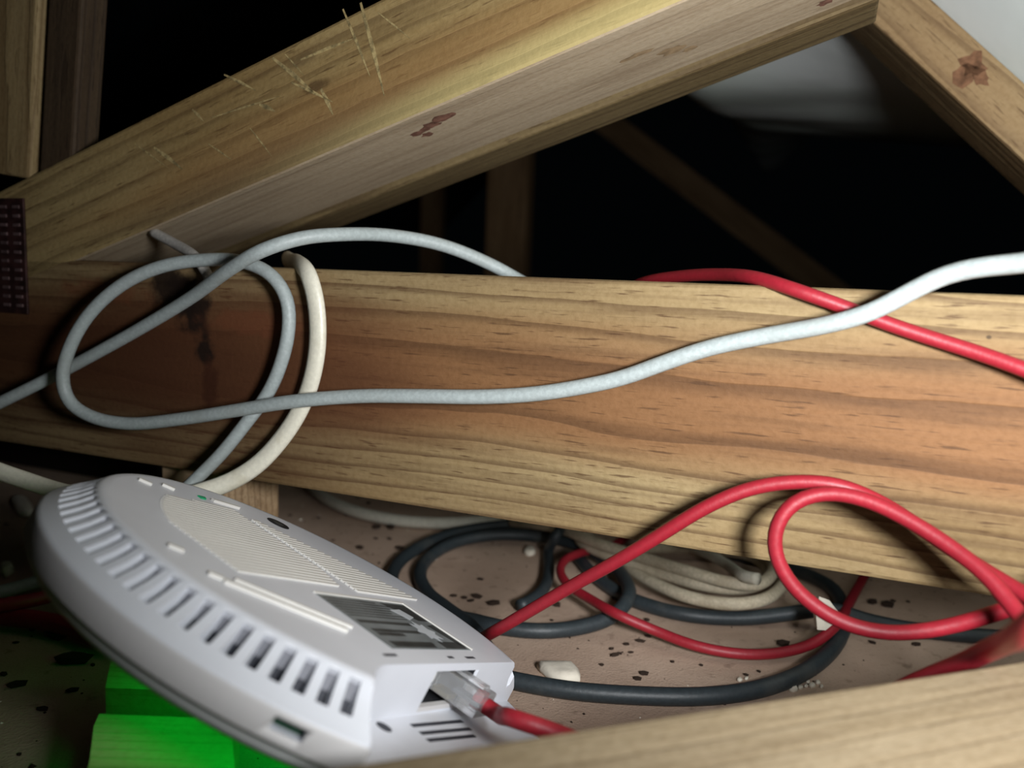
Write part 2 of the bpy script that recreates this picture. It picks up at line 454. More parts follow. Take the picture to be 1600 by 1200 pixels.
# added dark bar standing in for the shade in the gap under the joist
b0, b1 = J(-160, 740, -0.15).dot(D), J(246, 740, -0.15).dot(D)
timber('gap_shade_bar', 'added dark bar standing in for shade in the gap under the joist at the left', T(b0, 0.15, 0.0), D, b1 - b0, 0.045, 0.064, M['gapshade'])
# packing block under the joist
q0 = J(252, 735, -0.012); q1 = J(352, 745, -0.012)
M['pack'] = wood('pale_packer', srgb(186, 160, 128), srgb(168, 140, 108), srgb(120, 92, 66), seed=31.0)
tag(obj('packing_block', box_bm((q0.dot(D), 0.012 + JC, 0.0005), (q1.dot(D), 0.05 + JC, 0.0655), 0.001), M['pack']),
    'pale timber packing block wedged under the joist behind the white disc', 'block').matrix_world = Matrix((D, N, UP)).transposed().to_4x4()

# foreground timber, out of focus
e0, e1 = FL(640, 1178, 0.067), FL(1600, 1030, 0.067)
gd = (e1 - e0).normalized()
gn = Vector((gd.y, -gd.x, 0))
M['fore'] = wood('near_sawn_pine', srgb(140, 126, 102), srgb(126, 111, 86), srgb(94, 78, 56), seed=40.0, late_amt=0.15, speck=0.3, ring_c=(0.03, 0.10), spacing=0.006)
fo = obj('foreground_timber', box_bm((-0.2, -0.07, 0), (0.24, 0, 0.067), 0.0015), M['fore'])
fo.matrix_world = frame(Vector((e0.x, e0.y, 0)), gd, -gn)
tag(fo, 'blurred near timber across the bottom right corner', 'beam')

# rusty nail plate on the left joint
a, b = J(40, 310), J(31, 490)
npm = T(0, -0.0012, 0)
pl = empty('nail_plate', Matrix.Translation(T(a.dot(D) - 0.045, -0.0014, b.z)) @ Matrix((D, N, UP)).transposed().to_4x4())
tag(pl, 'rusty dark steel nail plate over the left truss joint', 'plate')
hp = a.z - b.z
obj('plate_sheet', box_bm((-0.03, 0, 0), (0.045, 0.0012, hp), 0.0003), M['rust'], pl)
bm = bmesh.new()
for i in range(12):
    for j in range(6):
        x = 0.041 - j * 0.0085; z = 0.004 + i * (hp - 0.008) / 11
        bm_box(bm, (x - 0.0026, -0.0006, z - 0.0007), (x + 0.0016, 0.0002, z + 0.0007))
tag(obj('tooth_rows', bm, M['rusttooth'], pl), None)

# ------------------------------------------------------------------ access point
APC = Vector((-0.05205939, 0.23428392, 0.06025182))
APn = Vector((0.43849827, 0.23461098, 0.86756957)).normalized()
APu0 = Vector((0.89247925, 0, -0.45108845)); APv0 = APn.cross(APu0)
APd = (APu0 * 0.871 + APv0 * -0.491).normalized()       # towards the socket recess
APe = APn.cross(APd)
APM = Matrix((APd, APe, APn)).transposed().to_4x4(); APM.translation = APC
mm = 0.001
ap = empty('wireless_access_point', APM)
tag(ap, 'white disc-shaped wireless access point lying upside down with vents and label showing', 'access point')
def apl(px, py, z=0.0):                # pixel -> local (d, e) in metres on the plane z (mm) of the disc
    q = APM.inverted() @ on_plane(px, py, APC + APn * z * mm, APn); return q.x, q.y
A0 = 29.4                              # angle of the old frame's x axis measured from the socket direction
RF, RR, H = 72.3 * mm, 83 * mm, 10.2 * mm
slots = [math.radians(A0 - 78 - 4.05 * i) for i in range(29)] + [math.radians(A0 + 20 + 4.05 * i) for i in range(6)] 
def shell_bm():
    bm = bmesh.new()
    angs = []
    for a in slots:
        for d, ins in ((-1.1, 0), (-0.95, 1), (0.95, 1), (1.1, 0)): angs.append(((a + math.radians(d)) % (2 * math.pi), ins))
    occupied = sorted(x[0] for x in angs)
    for i in range(180):
        a = i / 180 * 2 * math.pi
        if all(abs((a - s + math.pi) % (2 * math.pi) - math.pi) > math.radians(1.5) for s in slots): angs.append((a, 0))
    angs.sort()
    rows = [(69.8, .0, 0), (71.6, -.12, 0), (72.4, -.6, 0), (73.0, -1.2, 0), (73.3, -1.5, 1), (75.6, -3.9, 1), (78.9, -6.6, 1), (79.3, -6.9, 0), (82.2, -9.5, 0), (82.8, -10.2, 0), (83.0, -11, 0), (83.0, -16.2, 0), (82.4, -17, 0)]
    cn = Vector((0.69, 0, 0.72))       # outward slope of the vent band
    ring = []
    for (a, ins) in angs:
        colv = []
        for ri, (r, z, sl_) in enumerate(rows):
            rr, zz = r, z
            if sl_ and ins:
                dep = (1.4, 2.8, 4.6)[ri - 4]
                rr -= cn.x * dep; zz -= cn.z * dep
            colv.append(bm.verts.new((rr * mm * math.cos(a), rr * mm * math.sin(a), zz * mm)))
        ring.append(colv)
    n = len(ring)
    for i in range(n):
        a, b = ring[i], ring[(i + 1) % n]
        both = angs[i][1] and angs[(i + 1) % n][1]
        for r in range(len(rows) - 1):
            f = bm.faces.new((a[r + 1], b[r + 1], b[r], a[r]))
            f.smooth = not (3 <= r <= 7)
            if r >= 9: f.material_index = 1
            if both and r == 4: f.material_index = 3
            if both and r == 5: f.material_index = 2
    bm.faces.new([c[0] for c in ring])
    bm.faces.new([c[-1] for c in ring][::-1])
    bmesh.ops.recalc_face_normals(bm, faces=bm.faces)
    return bm
shell = obj('back_shell', shell_bm(), [M['plastic'], M['plastic_side'], M['slotdark'], M['slotshade']], ap)
# recess for the sockets: cut away a notch with flared flanks, then the socket opening and small slots
def arc_pts(cx, cy, r, a0, a1, n):
    return [(cx + r * math.cos(math.radians(a0 + (a1 - a0) * i / n)), cy + r * math.sin(math.radians(a0 + (a1 - a0) * i / n))) for i in range(n + 1)]
cut = bmesh.new()
L = []
L += [(110, -66), (72, -57)]
L += arc_pts(67, -36, 22, 262, 180, 10)
L += [(45, 100), (110, 100)]
prism(cut, [(x * mm, y * mm) for x, y in L][::-1], -15.2 * mm, 9 * mm)
cutters = [cut]
c2 = bmesh.new(); bm_box(c2, (30 * mm, -4.8 * mm, -14.6 * mm), (50 * mm, 26.3 * mm, -2.4 * mm)); cutters.append(c2)
# rectangular notch in the rim and three drain slots in the recess floor
def boolean(o, cbm):
    bmesh.ops.recalc_face_normals(cbm, faces=cbm.faces)
    me = bpy.data.meshes.new('cut'); cbm.to_mesh(me); cbm.free()
    c = bpy.data.objects.new('cut', me); COL.objects.link(c)
    c.matrix_world = APM
    md = o.modifiers.new('cut', 'BOOLEAN'); md.operation = 'DIFFERENCE'; md.object = c; md.solver = 'EXACT'
    bpy.context.view_layer.update()
    dg = bpy.context.evaluated_depsgraph_get()
    new = bpy.data.meshes.new_from_object(o.evaluated_get(dg))
    o.modifiers.remove(md); old = o.data; o.data = new; new.name = old.name
    bpy.data.objects.remove(c, do_unlink=True)
bpy.context.view_layer.update()
for cb in cutters: boolean(shell, cb)
c3 = bmesh.new()
a_ = math.radians(A0 - 84.9)
for sgn in (1,):
    rot = Matrix.Rotation(a_, 4, 'Z')
    vs = bm_box(c3, (79 * mm, -3.6 * mm, -14.2 * mm), (86 * mm, 3.6 * mm, -11.6 * mm))
    for v in c3.verts: v.co = rot @ v.co
boolean(shell, c3)
obj('rim_slot', (lambda b: (bm_box(b, (78.9 * mm, -3.5 * mm, -14.1 * mm), (80 * mm, 3.5 * mm, -11.7 * mm)), b)[1])(bmesh.new()),
    plain('dark_green_slot', srgb(20, 60, 40), 0.6), ap).matrix_local = Matrix.Rotation(a_, 4, 'Z')

# domed front cover, facing down
bm = bmesh.new()
prof = [(82.2, -17)] + [(81.6 * math.cos(t), -17.2 - 13.5 * math.sin(t)) for t in [i / 14 * math.pi / 2 for i in range(14)]]
nseg = 96
rings = [[bm.verts.new((r * mm * math.cos(j / nseg * 2 * math.pi), r * mm * math.sin(j / nseg * 2 * math.pi), z * mm)) for j in range(nseg)] for r, z in prof]
for i in range(len(rings) - 1):
    for j in range(nseg):
        bm.faces.new((rings[i][j], rings[i][(j + 1) % nseg], rings[i + 1][(j + 1) % nseg], rings[i + 1][j]))
bm.faces.new(rings[-1]); bm.faces.new(rings[0][::-1])
bmesh.ops.recalc_face_normals(bm, faces=bm.faces)
obj('front_dome', bm, M['dome'], ap, True)
# lit ring on the dome
bm = bmesh.new()
def dome_z(r): return -17.2 - 13.5 * math.sqrt(max(0, 1 - (r / 81.6) ** 2))
ro = []
for r in (30.0, 34.5):
    ro.append([bm.verts.new((r * mm * math.cos(j / 64 * 2 * math.pi), r * mm * math.sin(j / 64 * 2 * math.pi), (dome_z(r) - 0.25) * mm)) for j in range(64)])
for j in range(64): bm.faces.new((ro[0][j], ro[0][(j + 1) % 64], ro[1][(j + 1) % 64], ro[1][j]))
led = obj('status_light_ring', bm, M['led'], ap, True)
led['label'] = 'glowing green status light ring'

# grille ribs on the flat back
def rib_set(rows, seed):
    bm = bmesh.new()
    for (d, e0_, e1_) in rows:
        bm_box(bm, ((d - 0.62) * mm, e0_ * mm, -0.2 * mm), ((d + 0.62) * mm, e1_ * mm, 0.55 * mm))
    return bm
r_1, r_2 = [], []
for i in range(27):
    d = -52 + i * 2.1
    lim = math.sqrt(max(0, 58.5 ** 2 - d * d))
    lo = max(-46.5, -lim) if d < -4 else -45
    if d <= 2.6:
        top = 6.0 if d < -10 else 6.0 - (d + 10) * 0.45
        lo2 = -lim * 0.9 if d < -30 else max(-47, -lim * 0.9)
        if i == 0: lo2 = -14
        r_1.append((d, lo2, min(top, lim)))
    hi = math.sqrt(max(0, 57 ** 2 - d * d))
    if d > -46: 
        lo3 = 9.5
        hi2 = 13 + (d + 46) * 0.82
        r_2.append((d, lo3, min(hi2, 52)))
g1 = obj('grille_rib_panel', rib_set(r_1, 1), M['rib'], ap)
g2 = obj('grille_rib_panel', rib_set(r_2, 2), M['rib'], ap)

# printed label: raised frame edge, grey film, ink rows, pale star patch
def flat_poly(name, pts, z, mat, parent, thick=0.06):
    bm = bmesh.new(); prism(bm, [(x * mm, y * mm) for x, y in pts], (z - thick) * mm, z * mm)
    bmesh.ops.recalc_face_normals(bm, faces=bm.faces)
    return obj(name, bm, mat, parent)
lab = flat_poly('label', [(8.4, -21), (8.4, 32), (37.6, 32), (37.6, -22)], 0.12, M['label'], ap, 0.11)
lab['label'] = 'grey product label with dark print'
flat_poly('label_edge', [(7.5, -21), (7.5, 33), (8.3, 33), (8.3, -21)], 0.5, M['rib'], ap, 0.5)
flat_poly('label_edge', [(8.3, 32.2), (8.3, 33), (37.6, 33), (37.6, 32.2)], 0.5, M['rib'], ap, 0.5)
for i in range(7):
    d = 10.0 + i * 1.6
    flat_poly('print_line', [(d, -19.5), (d, 10 + (i * 7) % 9), (d + 0.55, 10 + (i * 7) % 9), (d + 0.55, -19.5)], 0.15, M['labelink'], lab, 0.03)
for d, e0_, e1_ in ((22.3, -19, 13), (27.0, -18, 11), (29.0, -18, -2), (33.6, -18, 9), (35.0, -18, 8)):
    flat_poly('print_line', [(d, e0_), (d, e1_), (d + 1.7, e1_), (d + 1.7, e0_)], 0.16, M['labelink'], lab, 0.03)
flat_poly('print_block', [(9.5, 14), (9.5, 31), (20, 31), (20, 24)], 0.15, M['labelink'], lab, 0.03)
flat_poly('print_block', [(23, 25), (22, 31), (36, 31), (36, 28)], 0.15, M['labelink'], lab, 0.03)
flat_poly('print_block', [(33, 14), (33, 30), (37, 30), (37, 14)], 0.15, M['labelink'], lab, 0.03)
star = []
for i in range(16):
    t = i / 16 * 2 * math.pi; r = 6.5 if i % 2 == 0 else 4.0
    star.append((27 + r * math.cos(t), 17.5 + r * 0.95 * math.sin(t)))
flat_poly('print_star', star, 0.2, M['labelwhite'], lab, 0.03)
flat_poly('print_patch', [(14, 14), (13, 22), (18, 24), (20, 18)], 0.2, M['labelwhite'], lab, 0.03)
# oval dark badge and key-hole ledges on the back
bad = []
for i in range(24):
    t = i / 24 * 2 * math.pi; bad.append((-50.3 + 4.2 * math.cos(t), 29.5 + 4.6 * math.sin(t)))
flat_poly('oval_badge', bad, 0.25, M['dark'], ap, 0.25)
flat_poly('oval_badge_mark', [(-50.3 + 2.2 * math.cos(i / 16 * 2 * math.pi), 29.5 + 2.2 * math.sin(i / 16 * 2 * math.pi)) for i in range(16)], 0.32, M['labelink'], ap, 0.1)
def ledge(p, q, wdt, z=0.9, name='mounting_ledge'):
    a, b = Vector((*p, 0)), Vector((*q, 0)); d = (b - a).normalized(); n = Vector((-d.y, d.x, 0)) * wdt / 2
    flat_poly(name, [tuple((a + n)[:2]), tuple((a - n)[:2]), tuple((b - n)[:2]), tuple((b + n)[:2])][::-1], z, M['rib'], ap, 0.95)
ledge((8.5, -60), (29.5, -34), 2.0)
ledge((6.5, -54), (27.5, -28.5), 1.2, 0.7)
ledge((-57.6, 0.5), (-56.5, 13), 1.6)
for (d, e) in ((-7.6, -61.5), (6.2, -60.5), (-58.9, -29.0), (-59.9, -18.3)):
    ledge((d - 1.2, e - 1.6), (d + 1.2, e + 1.6), 1.7, 0.8, 'mounting_lug')
flat_poly('green_clip', [(-59.0, -5.5), (-59, -2.0), (-57, -3.2), (-57, -5.5)], 0.5, plain('green_clip_plastic', srgb(30, 150, 100), 0.5), ap, 0.5)
for d, e, ww in ((40.6, -28, 3.5), (41.8, 7.5, 2.0), (42.0, 22, 3.5)):
    flat_poly('moulded_mark', [(d - .6, e - ww), (d - .6, e + ww), (d + .6, e + ww), (d + .6, e - ww)], 0.05, M['slotdark'], ap, 0.04)
# drain slots, reset hole
for px0, py0, px1, py1 in ((643, 1134, 722, 1127), (657, 1146, 735, 1139), (668, 1157, 742, 1150)):
    p, q = apl(px0, py0, -15.2), apl(px1, py1, -15.2)
    a, b = Vector((*p, 0)), Vector((*q, 0)); d = (b - a).normalized(); n = Vector((-d.y, d.x, 0)) * 0.0007
    bm = bmesh.new(); prism(bm, [tuple((a + n)[:2]), tuple((a - n)[:2]), tuple((b - n)[:2]), tuple((b + n)[:2])], -15.4 * mm, -15.1 * mm)
    bmesh.ops.recalc_face_normals(bm, faces=bm.faces)
    obj('drain_slot', bm, M['slotdark'], ap)
p = apl(600, 1136, -15.2)
bm = bmesh.new(); prism(bm, [(p[0] + 0.0022 * math.cos(i / 16 * 6.2832), p[1] + 0.0022 * math.sin(i / 16 * 6.2832)) for i in range(16)], -15.4 * mm, -15.1 * mm)
obj('reset_hole', bm, M['slotdark'], ap)
# socket block inside the opening: dark cavity, divider, contacts
bm = bmesh.new()
bm_box(bm, (30.2 * mm, -4.7 * mm, -14.5 * mm), (31 * mm, 26.2 * mm, -2.5 * mm))
bm_box(bm, (31 * mm, -4.75 * mm, -14.55 * mm), (44.0 * mm, -4.2 * mm, -2.45 * mm))
bm_box(bm, (31 * mm, 25.8 * mm, -14.55 * mm), (44.0 * mm, 26.25 * mm, -2.45 * mm))
bm_box(bm, (31 * mm, -4.2 * mm, -2.9 * mm), (44.0 * mm, 25.8 * mm, -2.45 * mm))
bm_box(bm, (31 * mm, -4.2 * mm, -14.55 * mm), (43.2 * mm, 25.8 * mm, -14.0 * mm))
sock = obj('network_socket', bm, M['dark'], ap)
bm = bmesh.new(); bm_box(bm, (32 * mm, 10.0 * mm, -14.5 * mm), (38 * mm, 11.0 * mm, -2.5 * mm)); obj('socket_divider', bm, plain('grey_socket', srgb(120, 120, 120), 0.4), sock)
bm = bmesh.new(); bm_box(bm, (43.2 * mm, -4.6 * mm, -14.58 * mm), (45.0 * mm, 26.1 * mm, -13.2 * mm)); obj('socket_floor', bm, M['plastic_side'], sock)
bm = bmesh.new(); bm_box(bm, (40 * mm, 4.0 * mm, -8.2 * mm), (41 * mm, 6.0 * mm, -5.6 * mm)); obj('socket_contact', bm, M['rib'], sock)

# ------------------------------------------------------------------ cables
def spline(pts, step=0.0025):
    P = [Vector(p) for p in pts]
    P = [P[0] * 2 - P[1]] + P + [P[-1] * 2 - P[-2]]
    out = []
    for i in range(1, len(P) - 2):
        p0, p1, p2, p3 = P[i - 1:i + 3]
        t0 = 0; t1 = t0 + max(1e-6, (p1 - p0).length) ** 0.5; t2 = t1 + max(1e-6, (p2 - p1).length) ** 0.5; t3 = t2 + max(1e-6, (p3 - p2).length) ** 0.5
        n = max(3, int((p2 - p1).length / step))
        for j in range(n):
            t = t1 + (t2 - t1) * j / n
            a1 = p0 * ((t1 - t) / (t1 - t0)) + p1 * ((t - t0) / (t1 - t0))
            a2 = p1 * ((t2 - t) / (t2 - t1)) + p2 * ((t - t1) / (t2 - t1))
            a3 = p2 * ((t3 - t) / (t3 - t2)) + p3 * ((t - t2) / (t3 - t2))
            b1 = a1 * ((t2 - t) / (t2 - t0)) + a2 * ((t - t0) / (t2 - t0))
            b2 = a2 * ((t3 - t) / (t3 - t1)) + a3 * ((t - t1) / (t3 - t1))
            out.append(b1 * ((t2 - t) / (t2 - t1)) + b2 * ((t - t1) / (t2 - t1)))
    out.append(P[-2])
    for _ in range(3):
        out = [out[0]] + [(out[i - 1] + out[i] * 2 + out[i + 1]) / 4 for i in range(1, len(out) - 1)] + [out[-1]]
    return out
def tube_bm(bm, path, r, sides=12, flat=None, flatdir=None):
    tang = [(path[min(i + 1, len(path) - 1)] - path[max(i - 1, 0)]).normalized() for i in range(len(path))]
    up = flatdir if flatdir is not None else (UP if abs(tang[0].z) < 0.9 else N)
    nrm = (up - tang[0] * up.dot(tang[0])).normalized()
    prev = None
    for i, p in enumerate(path):
        if flatdir is not None: nrm = (flatdir - tang[i] * flatdir.dot(tang[i])).normalized()
        else: nrm = (nrm - tang[i] * nrm.dot(tang[i])).normalized()
        bi = tang[i].cross(nrm)
        ra, rb = (flat if flat else (r, r))
        ring = [bm.verts.new(p + nrm * (ra * math.cos(j / sides * 2 * math.pi)) + bi * (rb * math.sin(j / sides * 2 * math.pi))) for j in range(sides)]
        if prev:
            for j in range(sides): bm.faces.new((prev[j], prev[(j + 1) % sides], ring[(j + 1) % sides], ring[j]))
        else: bm.faces.new(ring[::-1])
        prev = ring
    bm.faces.new(prev)
def cable(name, label, pts, r, mat, flat=None, flatdir=None, parent=None, group=None):
    path = spline(pts)
    c = Vector((0, 0, 0))
    for p in path: c += p
    c /= len(path); c.z = min(p.z for p in path) - r
    bm = bmesh.new(); tube_bm(bm, [p - c for p in path], r, 12, flat, flatdir)
    bmesh.ops.recalc_face_normals(bm, faces=bm.faces)
    o = obj(name, bm, mat, parent, True)
    if parent: o.matrix_world = Matrix.Translation(c)
    else: o.location = c
    if label: tag(o, label, 'cable', group)
    return o
RG, RD_, RB = 0.0027, 0.00225, 0.0034

cable('grey_cable', 'grey cable arching over the joist from the left edge', 
      [T(-.62, -.09, .02), J(-110, 680, .030), J(0, 629, .022), J(75, 592, .014), J(150, 552, .010), J(225, 510, .009), J(300, 464, .012), J(360, 420, .020), J(410, 391, .022), J(470, 372, .014),
       J(540, 366, .0), J(610, 368, -.02), J(680, 380, -.035), J(740, 401, -.047), J(805, 434, -.060), J(850, 470, -.075), T(-.12, .085, .08)], RG, M['grey'])
cable('grey_cable', 'long grey cable looping at the left and crossing the joist to the right edge',
      [T(.42, -.09, .17), T(.22, -.06, .19), J(1760, 380, .035), J(1600, 411, .022), J(1540, 416, .018), J(1480, 428, .014), J(1420, 457, .012), J(1360, 488, .012), J(1290, 508, .010), J(1200, 524, .007), J(1110, 543, .006), J(1040, 566, .006),
       J(970, 591, .006), J(900, 606, .007), J(830, 616, .008), J(750, 620, .009), J(660, 619, .010), J(560, 619, .011), J(460, 627, .014), J(370, 641, .015), J(280, 655, .016), J(200, 662, .018), J(145, 652, .021), J(108, 628, .023), J(97, 590, .024), J(110, 540, .023),
       J(140, 490, .020), J(190, 445, .016), J(250, 417, .012), J(320, 406, .008), J(380, 409, .008), J(425, 430, .008), J(449, 468, .007), J(451, 515, .007), J(440, 565, .007), J(420, 612, .007), J(385, 660, .009), J(345, 710, .013), J(305, 750, .018), J(270, 785, .024), FL(230, 850, .004)], RG, M['grey'])
cable('cable_tail', 'short cut-off grey cable tail poking up behind the grey loop', [J(238, 362, -.004), J(270, 379, -.002), J(293, 392, 0.001), J(310, 406, 0.0045), J(326, 432, .0035), J(330, 448, .0032)], 0.0022, M['greytail'])
cable('white_flat_cable', 'flat white cable hooked over the joist top and curling behind the white disc',
      [T(-.215, .055, .135), J(452, 410, -.04), J(458, 410, -.02), J(468, 413, -.004), J(482, 428, .0045), J(492, 462, .0045), J(497, 510, .0045), J(494, 560, .0045), J(482, 610, .0045), J(464, 650, .005), J(435, 692, .007), J(400, 728, .011), J(355, 755, .017), J(310, 770, .024), J(240, 785, .034),
       J(160, 780, .042), J(90, 767, .046), J(45, 752, .050), J(0, 737, .054), J(-120, 690, .06), T(-.50, -.075, .06), T(-.66, -.09, .02)], 0.0026, M['white'], flat=(0.0024, 0.0037), flatdir=(N * -1))
cable('dusty_white_cable', 'dusty white cable curving on the lining and disappearing under the joist',
      [FL(470, 740, .0045), FL(490, 764, .0045), FL(520, 785, .0045), FL(565, 802, .0045), FL(630, 814, .0045), FL(700, 817, .0045), FL(770, 813, .0045), FL(830, 806, .0045), FL(890, 796, .0045), FL(960, 780, .0045)], 0.0036, M['dustywhite'])

# red cables
cable('red_cable', 'red cable lying over the top of the joist and running off the right edge',
      [T(-.12, .08, .11), J(985, 452, -.062), J(1010, 440, -.052), J(1060, 432, -.037), J(1120, 429, -.02), J(1180, 434, -.004), J(1245, 454, .0035), J(1330, 484, .003), J(1390, 507, .003), J(1460, 530, .0035), J(1530, 552, .005), J(1600, 577, .008), J(1720, 625, .012), T(.16, -.02, .10), T(.34, -.03, .07)], RD_, M['red'])
cable('red_cable', 'red cable rising from behind the white disc and arching across the joist',
      [FL(690, 1000, .004), FL(735, 1000, .006), DP(775, 985, .296), DP(830, 953, .286), DP(900, 912, .276), DP(960, 879, .267), DP(1030, 837, .259), DP(1100, 794, .253), DP(1170, 764, .249), DP(1240, 753, .245), DP(1310, 758, .241), DP(1380, 787, .238), DP(1450, 833, .232), DP(1520, 880, .224), DP(1600, 928, .213), DP(1700, 985, .20), Vector((.20, .225, .07)), Vector((.32, .26, .04))], RD_, M['red'])
cable('red_cable', 'red cable bent into an open loop at the lower right',
      [Vector((.34, .10, .05)), Vector((.24, .14, .08)), DP(1690, 1050, .183), DP(1640, 1015, .194), DP(1590, 958, .205), DP(1545, 902, .212), DP(1490, 858, .219), DP(1420, 813, .226), DP(1350, 780, .232), DP(1290, 770, .236), DP(1240, 784, .238), DP(1213, 820, .239), DP(1210, 862, .240), DP(1230, 905, .240), DP(1270, 945, .239), DP(1325, 976, .237), DP(1390, 989, .234), DP(1450, 985, .230), DP(1510, 972, .226), DP(1565, 955, .221), DP(1640, 925, .215), DP(1720, 890, .21), Vector((.24, .22, .09)), Vector((.36, .26, .06))], RD_, M['red'])
cable('red_cable', 'blurred near red cable end rising over the foreground timber at the right edge',
      [FL(1300, 1120, .004), DP(1390, 1085, .225), DP(1450, 1058, .216), DP(1510, 1034, .203), DP(1538, 1019, .194), DP(1566, 1006, .182), DP(1600, 985, .152), DP(1660, 930, .142), DP(1740, 870, .135), Vector((.18, .07, .12)), Vector((.30, -.02, .08))], 0.0025, M['red'])
cable('red_cable', 'red cable lying on the lining in a shallow curve under the joist',
      [FL(990, 832, .003), FL(950, 856, .004), FL(910, 863, .0095), FL(884, 874, .0105), FL(875, 892, .0105), FL(888, 914, .0105), FL(920, 935, .0105), FL(965, 960, .012), FL(1020, 984, .007), FL(1090, 1010, .005), FL(1160, 1022, .004), FL(1225, 1019, .004), FL(1275, 1003, .007), FL(1308, 975, .011), FL(1327, 942, .010), FL(1345, 910, .006), FL(1375, 860, .004)], RD_, M['red'])
cable('red_cable', 'upper of two dim red cables at the left edge below the disc', [FL(-420, 960, .004), FL(-120, 955, .012), FL(0, 946, .012), FL(50, 938, .012), FL(90, 928, .012), FL(150, 905, .010), FL(230, 880, .008)], 0.003, M['red'])
cable('red_cable', 'lower of two dim red cables at the left edge below the disc', [FL(-420, 960, .004), FL(-120, 945, .006), FL(0, 962, .006), FL(55, 968, .006), FL(110, 980, .006), FL(170, 1000, .006), FL(240, 1000, .005)], 0.0038, M['red'])
cable('grey_cable', 'dim grey cable at the left edge above the red cables', [FL(-420, 960, .004), FL(-120, 945, .006), FL(0, 925, .006), FL(40, 914, .006), FL(80, 903, .006), FL(150, 880, .005), FL(230, 868, .005)], 0.003, M['grey'])

# black cables
cable('black_cable', 'black cable sweeping in a wide curve across the front of the lining',
      [FL(690, 1045, RB), FL(760, 1055, RB), FL(835, 1070, RB), FL(900, 1080, RB), FL(1000, 1087, RB), FL(1100, 1088, RB), FL(1180, 1078, RB), FL(1245, 1056, RB), FL(1290, 1025, RB), FL(1315, 990, RB), FL(1318, 950, RB), FL(1295, 915, RB), FL(1240, 890, RB), FL(1170, 872, RB), FL(1080, 850, RB)], RB, M['black'])
cable('black_cable', 'black cable running along the lining under the beige coil to the right edge',
      [FL(900, 868, RB), FL(935, 905, RB), FL(990, 938, RB), FL(1070, 960, RB), FL(1160, 966, RB), FL(1240, 958, RB * 2), FL(1300, 952, RB * 3), FL(1350, 968, RB * 2), FL(1430, 984, RB), FL(1520, 993, RB), FL(1600, 998, RB), FL(1760, 1005, RB), FL(2100, 1000, RB)], RB, M['black'])
cable('black_cable', 'black cable coiled in rings between the white disc and the joist',
      [FL(960, 790, RB), FL(900, 812, RB), FL(850, 821, RB), FL(800, 820, RB), FL(745, 826, RB), FL(694, 838, RB), FL(650, 858, RB), FL(618, 886, RB), FL(614, 918, RB), FL(640, 945, RB), FL(685, 960, RB), FL(731, 968, RB), FL(787, 981, RB), FL(850, 986, RB), FL(912, 979, RB), FL(957, 963, RB * 1.6), FL(981, 936, RB * 2.6), FL(978, 908, RB * 2.6), FL(950, 878, RB * 2.2), FL(900, 850, RB * 2.2),
       FL(840, 838, RB * 2), FL(775, 836, RB * 2), FL(715, 846, RB * 1.6), FL(674, 868, RB), FL(656, 897, RB), FL(668, 926, RB), FL(700, 953, RB * 1.8), FL(745, 990, RB * 2.6), FL(770, 1030, RB)], RB, M['black'])
cable('black_cable', 'short black cable with a cut end inside the coil', [FL(812, 947, RB), FL(835, 935, RB), FL(853, 914, RB), FL(858, 888, RB), FL(857, 860, RB), FL(868, 838, RB * 4.6), FL(890, 815, RB * 4), FL(930, 790, RB)], 0.003, M['black'])

# beige coil, several turns
RE = 0.003
cable('beige_cable_coil', 'beige cable wound in several turns half under the joist',
      [FL(800, 815, .010), FL(876, 826, .016), FL(925, 846, .017), FL(990, 867, .017), FL(1075, 893, .017), FL(1137, 910, .017), FL(1180, 914, .017), FL(1205, 898, .017), FL(1200, 872, .014), FL(1150, 850, .012), FL(1030, 830, .012), FL(940, 826, .012), FL(905, 842, .012),
       FL(940, 864, .012), FL(990, 881, .012), FL(1050, 901, .012), FL(1100, 915, .012), FL(1145, 920, .012), FL(1185, 914, .010), FL(1200, 895, .009), FL(1170, 868, .008), FL(1070, 856, .008), FL(985, 862, .008), FL(975, 880, .008),
       FL(998, 898, .009), FL(1030, 915, .010), FL(1075, 933, .011), FL(1137, 944, .011), FL(1187, 939, .011), FL(1218, 920, .010), FL(1225, 898, .008), FL(1205, 868, .006), FL(1120, 850, .005)], RE, M['beige'])
cable('beige_cable', 'loose beige strand slanting down onto the beige coil', [FL(1040, 838, .012), FL(1100, 862, .013), FL(1135, 882, .0145), FL(1165, 901, .023), FL(1185, 905, .024)], 0.0028, M['dustywhite'])

# plugged network lead: clear plug (body, latch) and its red cable
lead = empty('network_lead', APM @ Matrix.Translation((0.045, 0.019, -0.008)))
tag(lead, 'red network lead with clear plug pushed into the disc socket', 'cable')
LM = Matrix.Translation((-0.045, -0.019, 0.008))
def lead_part(name, bm, mat):
    o = obj(name, bm, mat, lead); o.matrix_local = LM; return o
bm = bmesh.new(); bm_box(bm, (36 * mm, 14.4 * mm, -12.6 * mm), (54 * mm, 25.4 * mm, -5.0 * mm), 0.5 * mm); plug = lead_part('plug_body', bm, M['clear'])
bm = bmesh.new(); bm_box(bm, (40 * mm, 17 * mm, -4.8 * mm), (52 * mm, 22.5 * mm, -3.7 * mm), 0.3 * mm); lt = obj('plug_latch', bm, M['clear'], plug)
bm = bmesh.new()
for i in range(8): bm_box(bm, (38 * mm, (15.6 + i * 1.16) * mm, -12.4 * mm), (44 * mm, (16.0 + i * 1.16) * mm, -11.0 * mm))
obj('plug_contacts', bm, M['copper'], plug)
bm = bmesh.new()
for i in range(4): bm_box(bm, (44 * mm, (16.2 + i * 2.2) * mm, -9.6 * mm), (53 * mm, (17.4 + i * 2.2) * mm, -8.4 * mm))
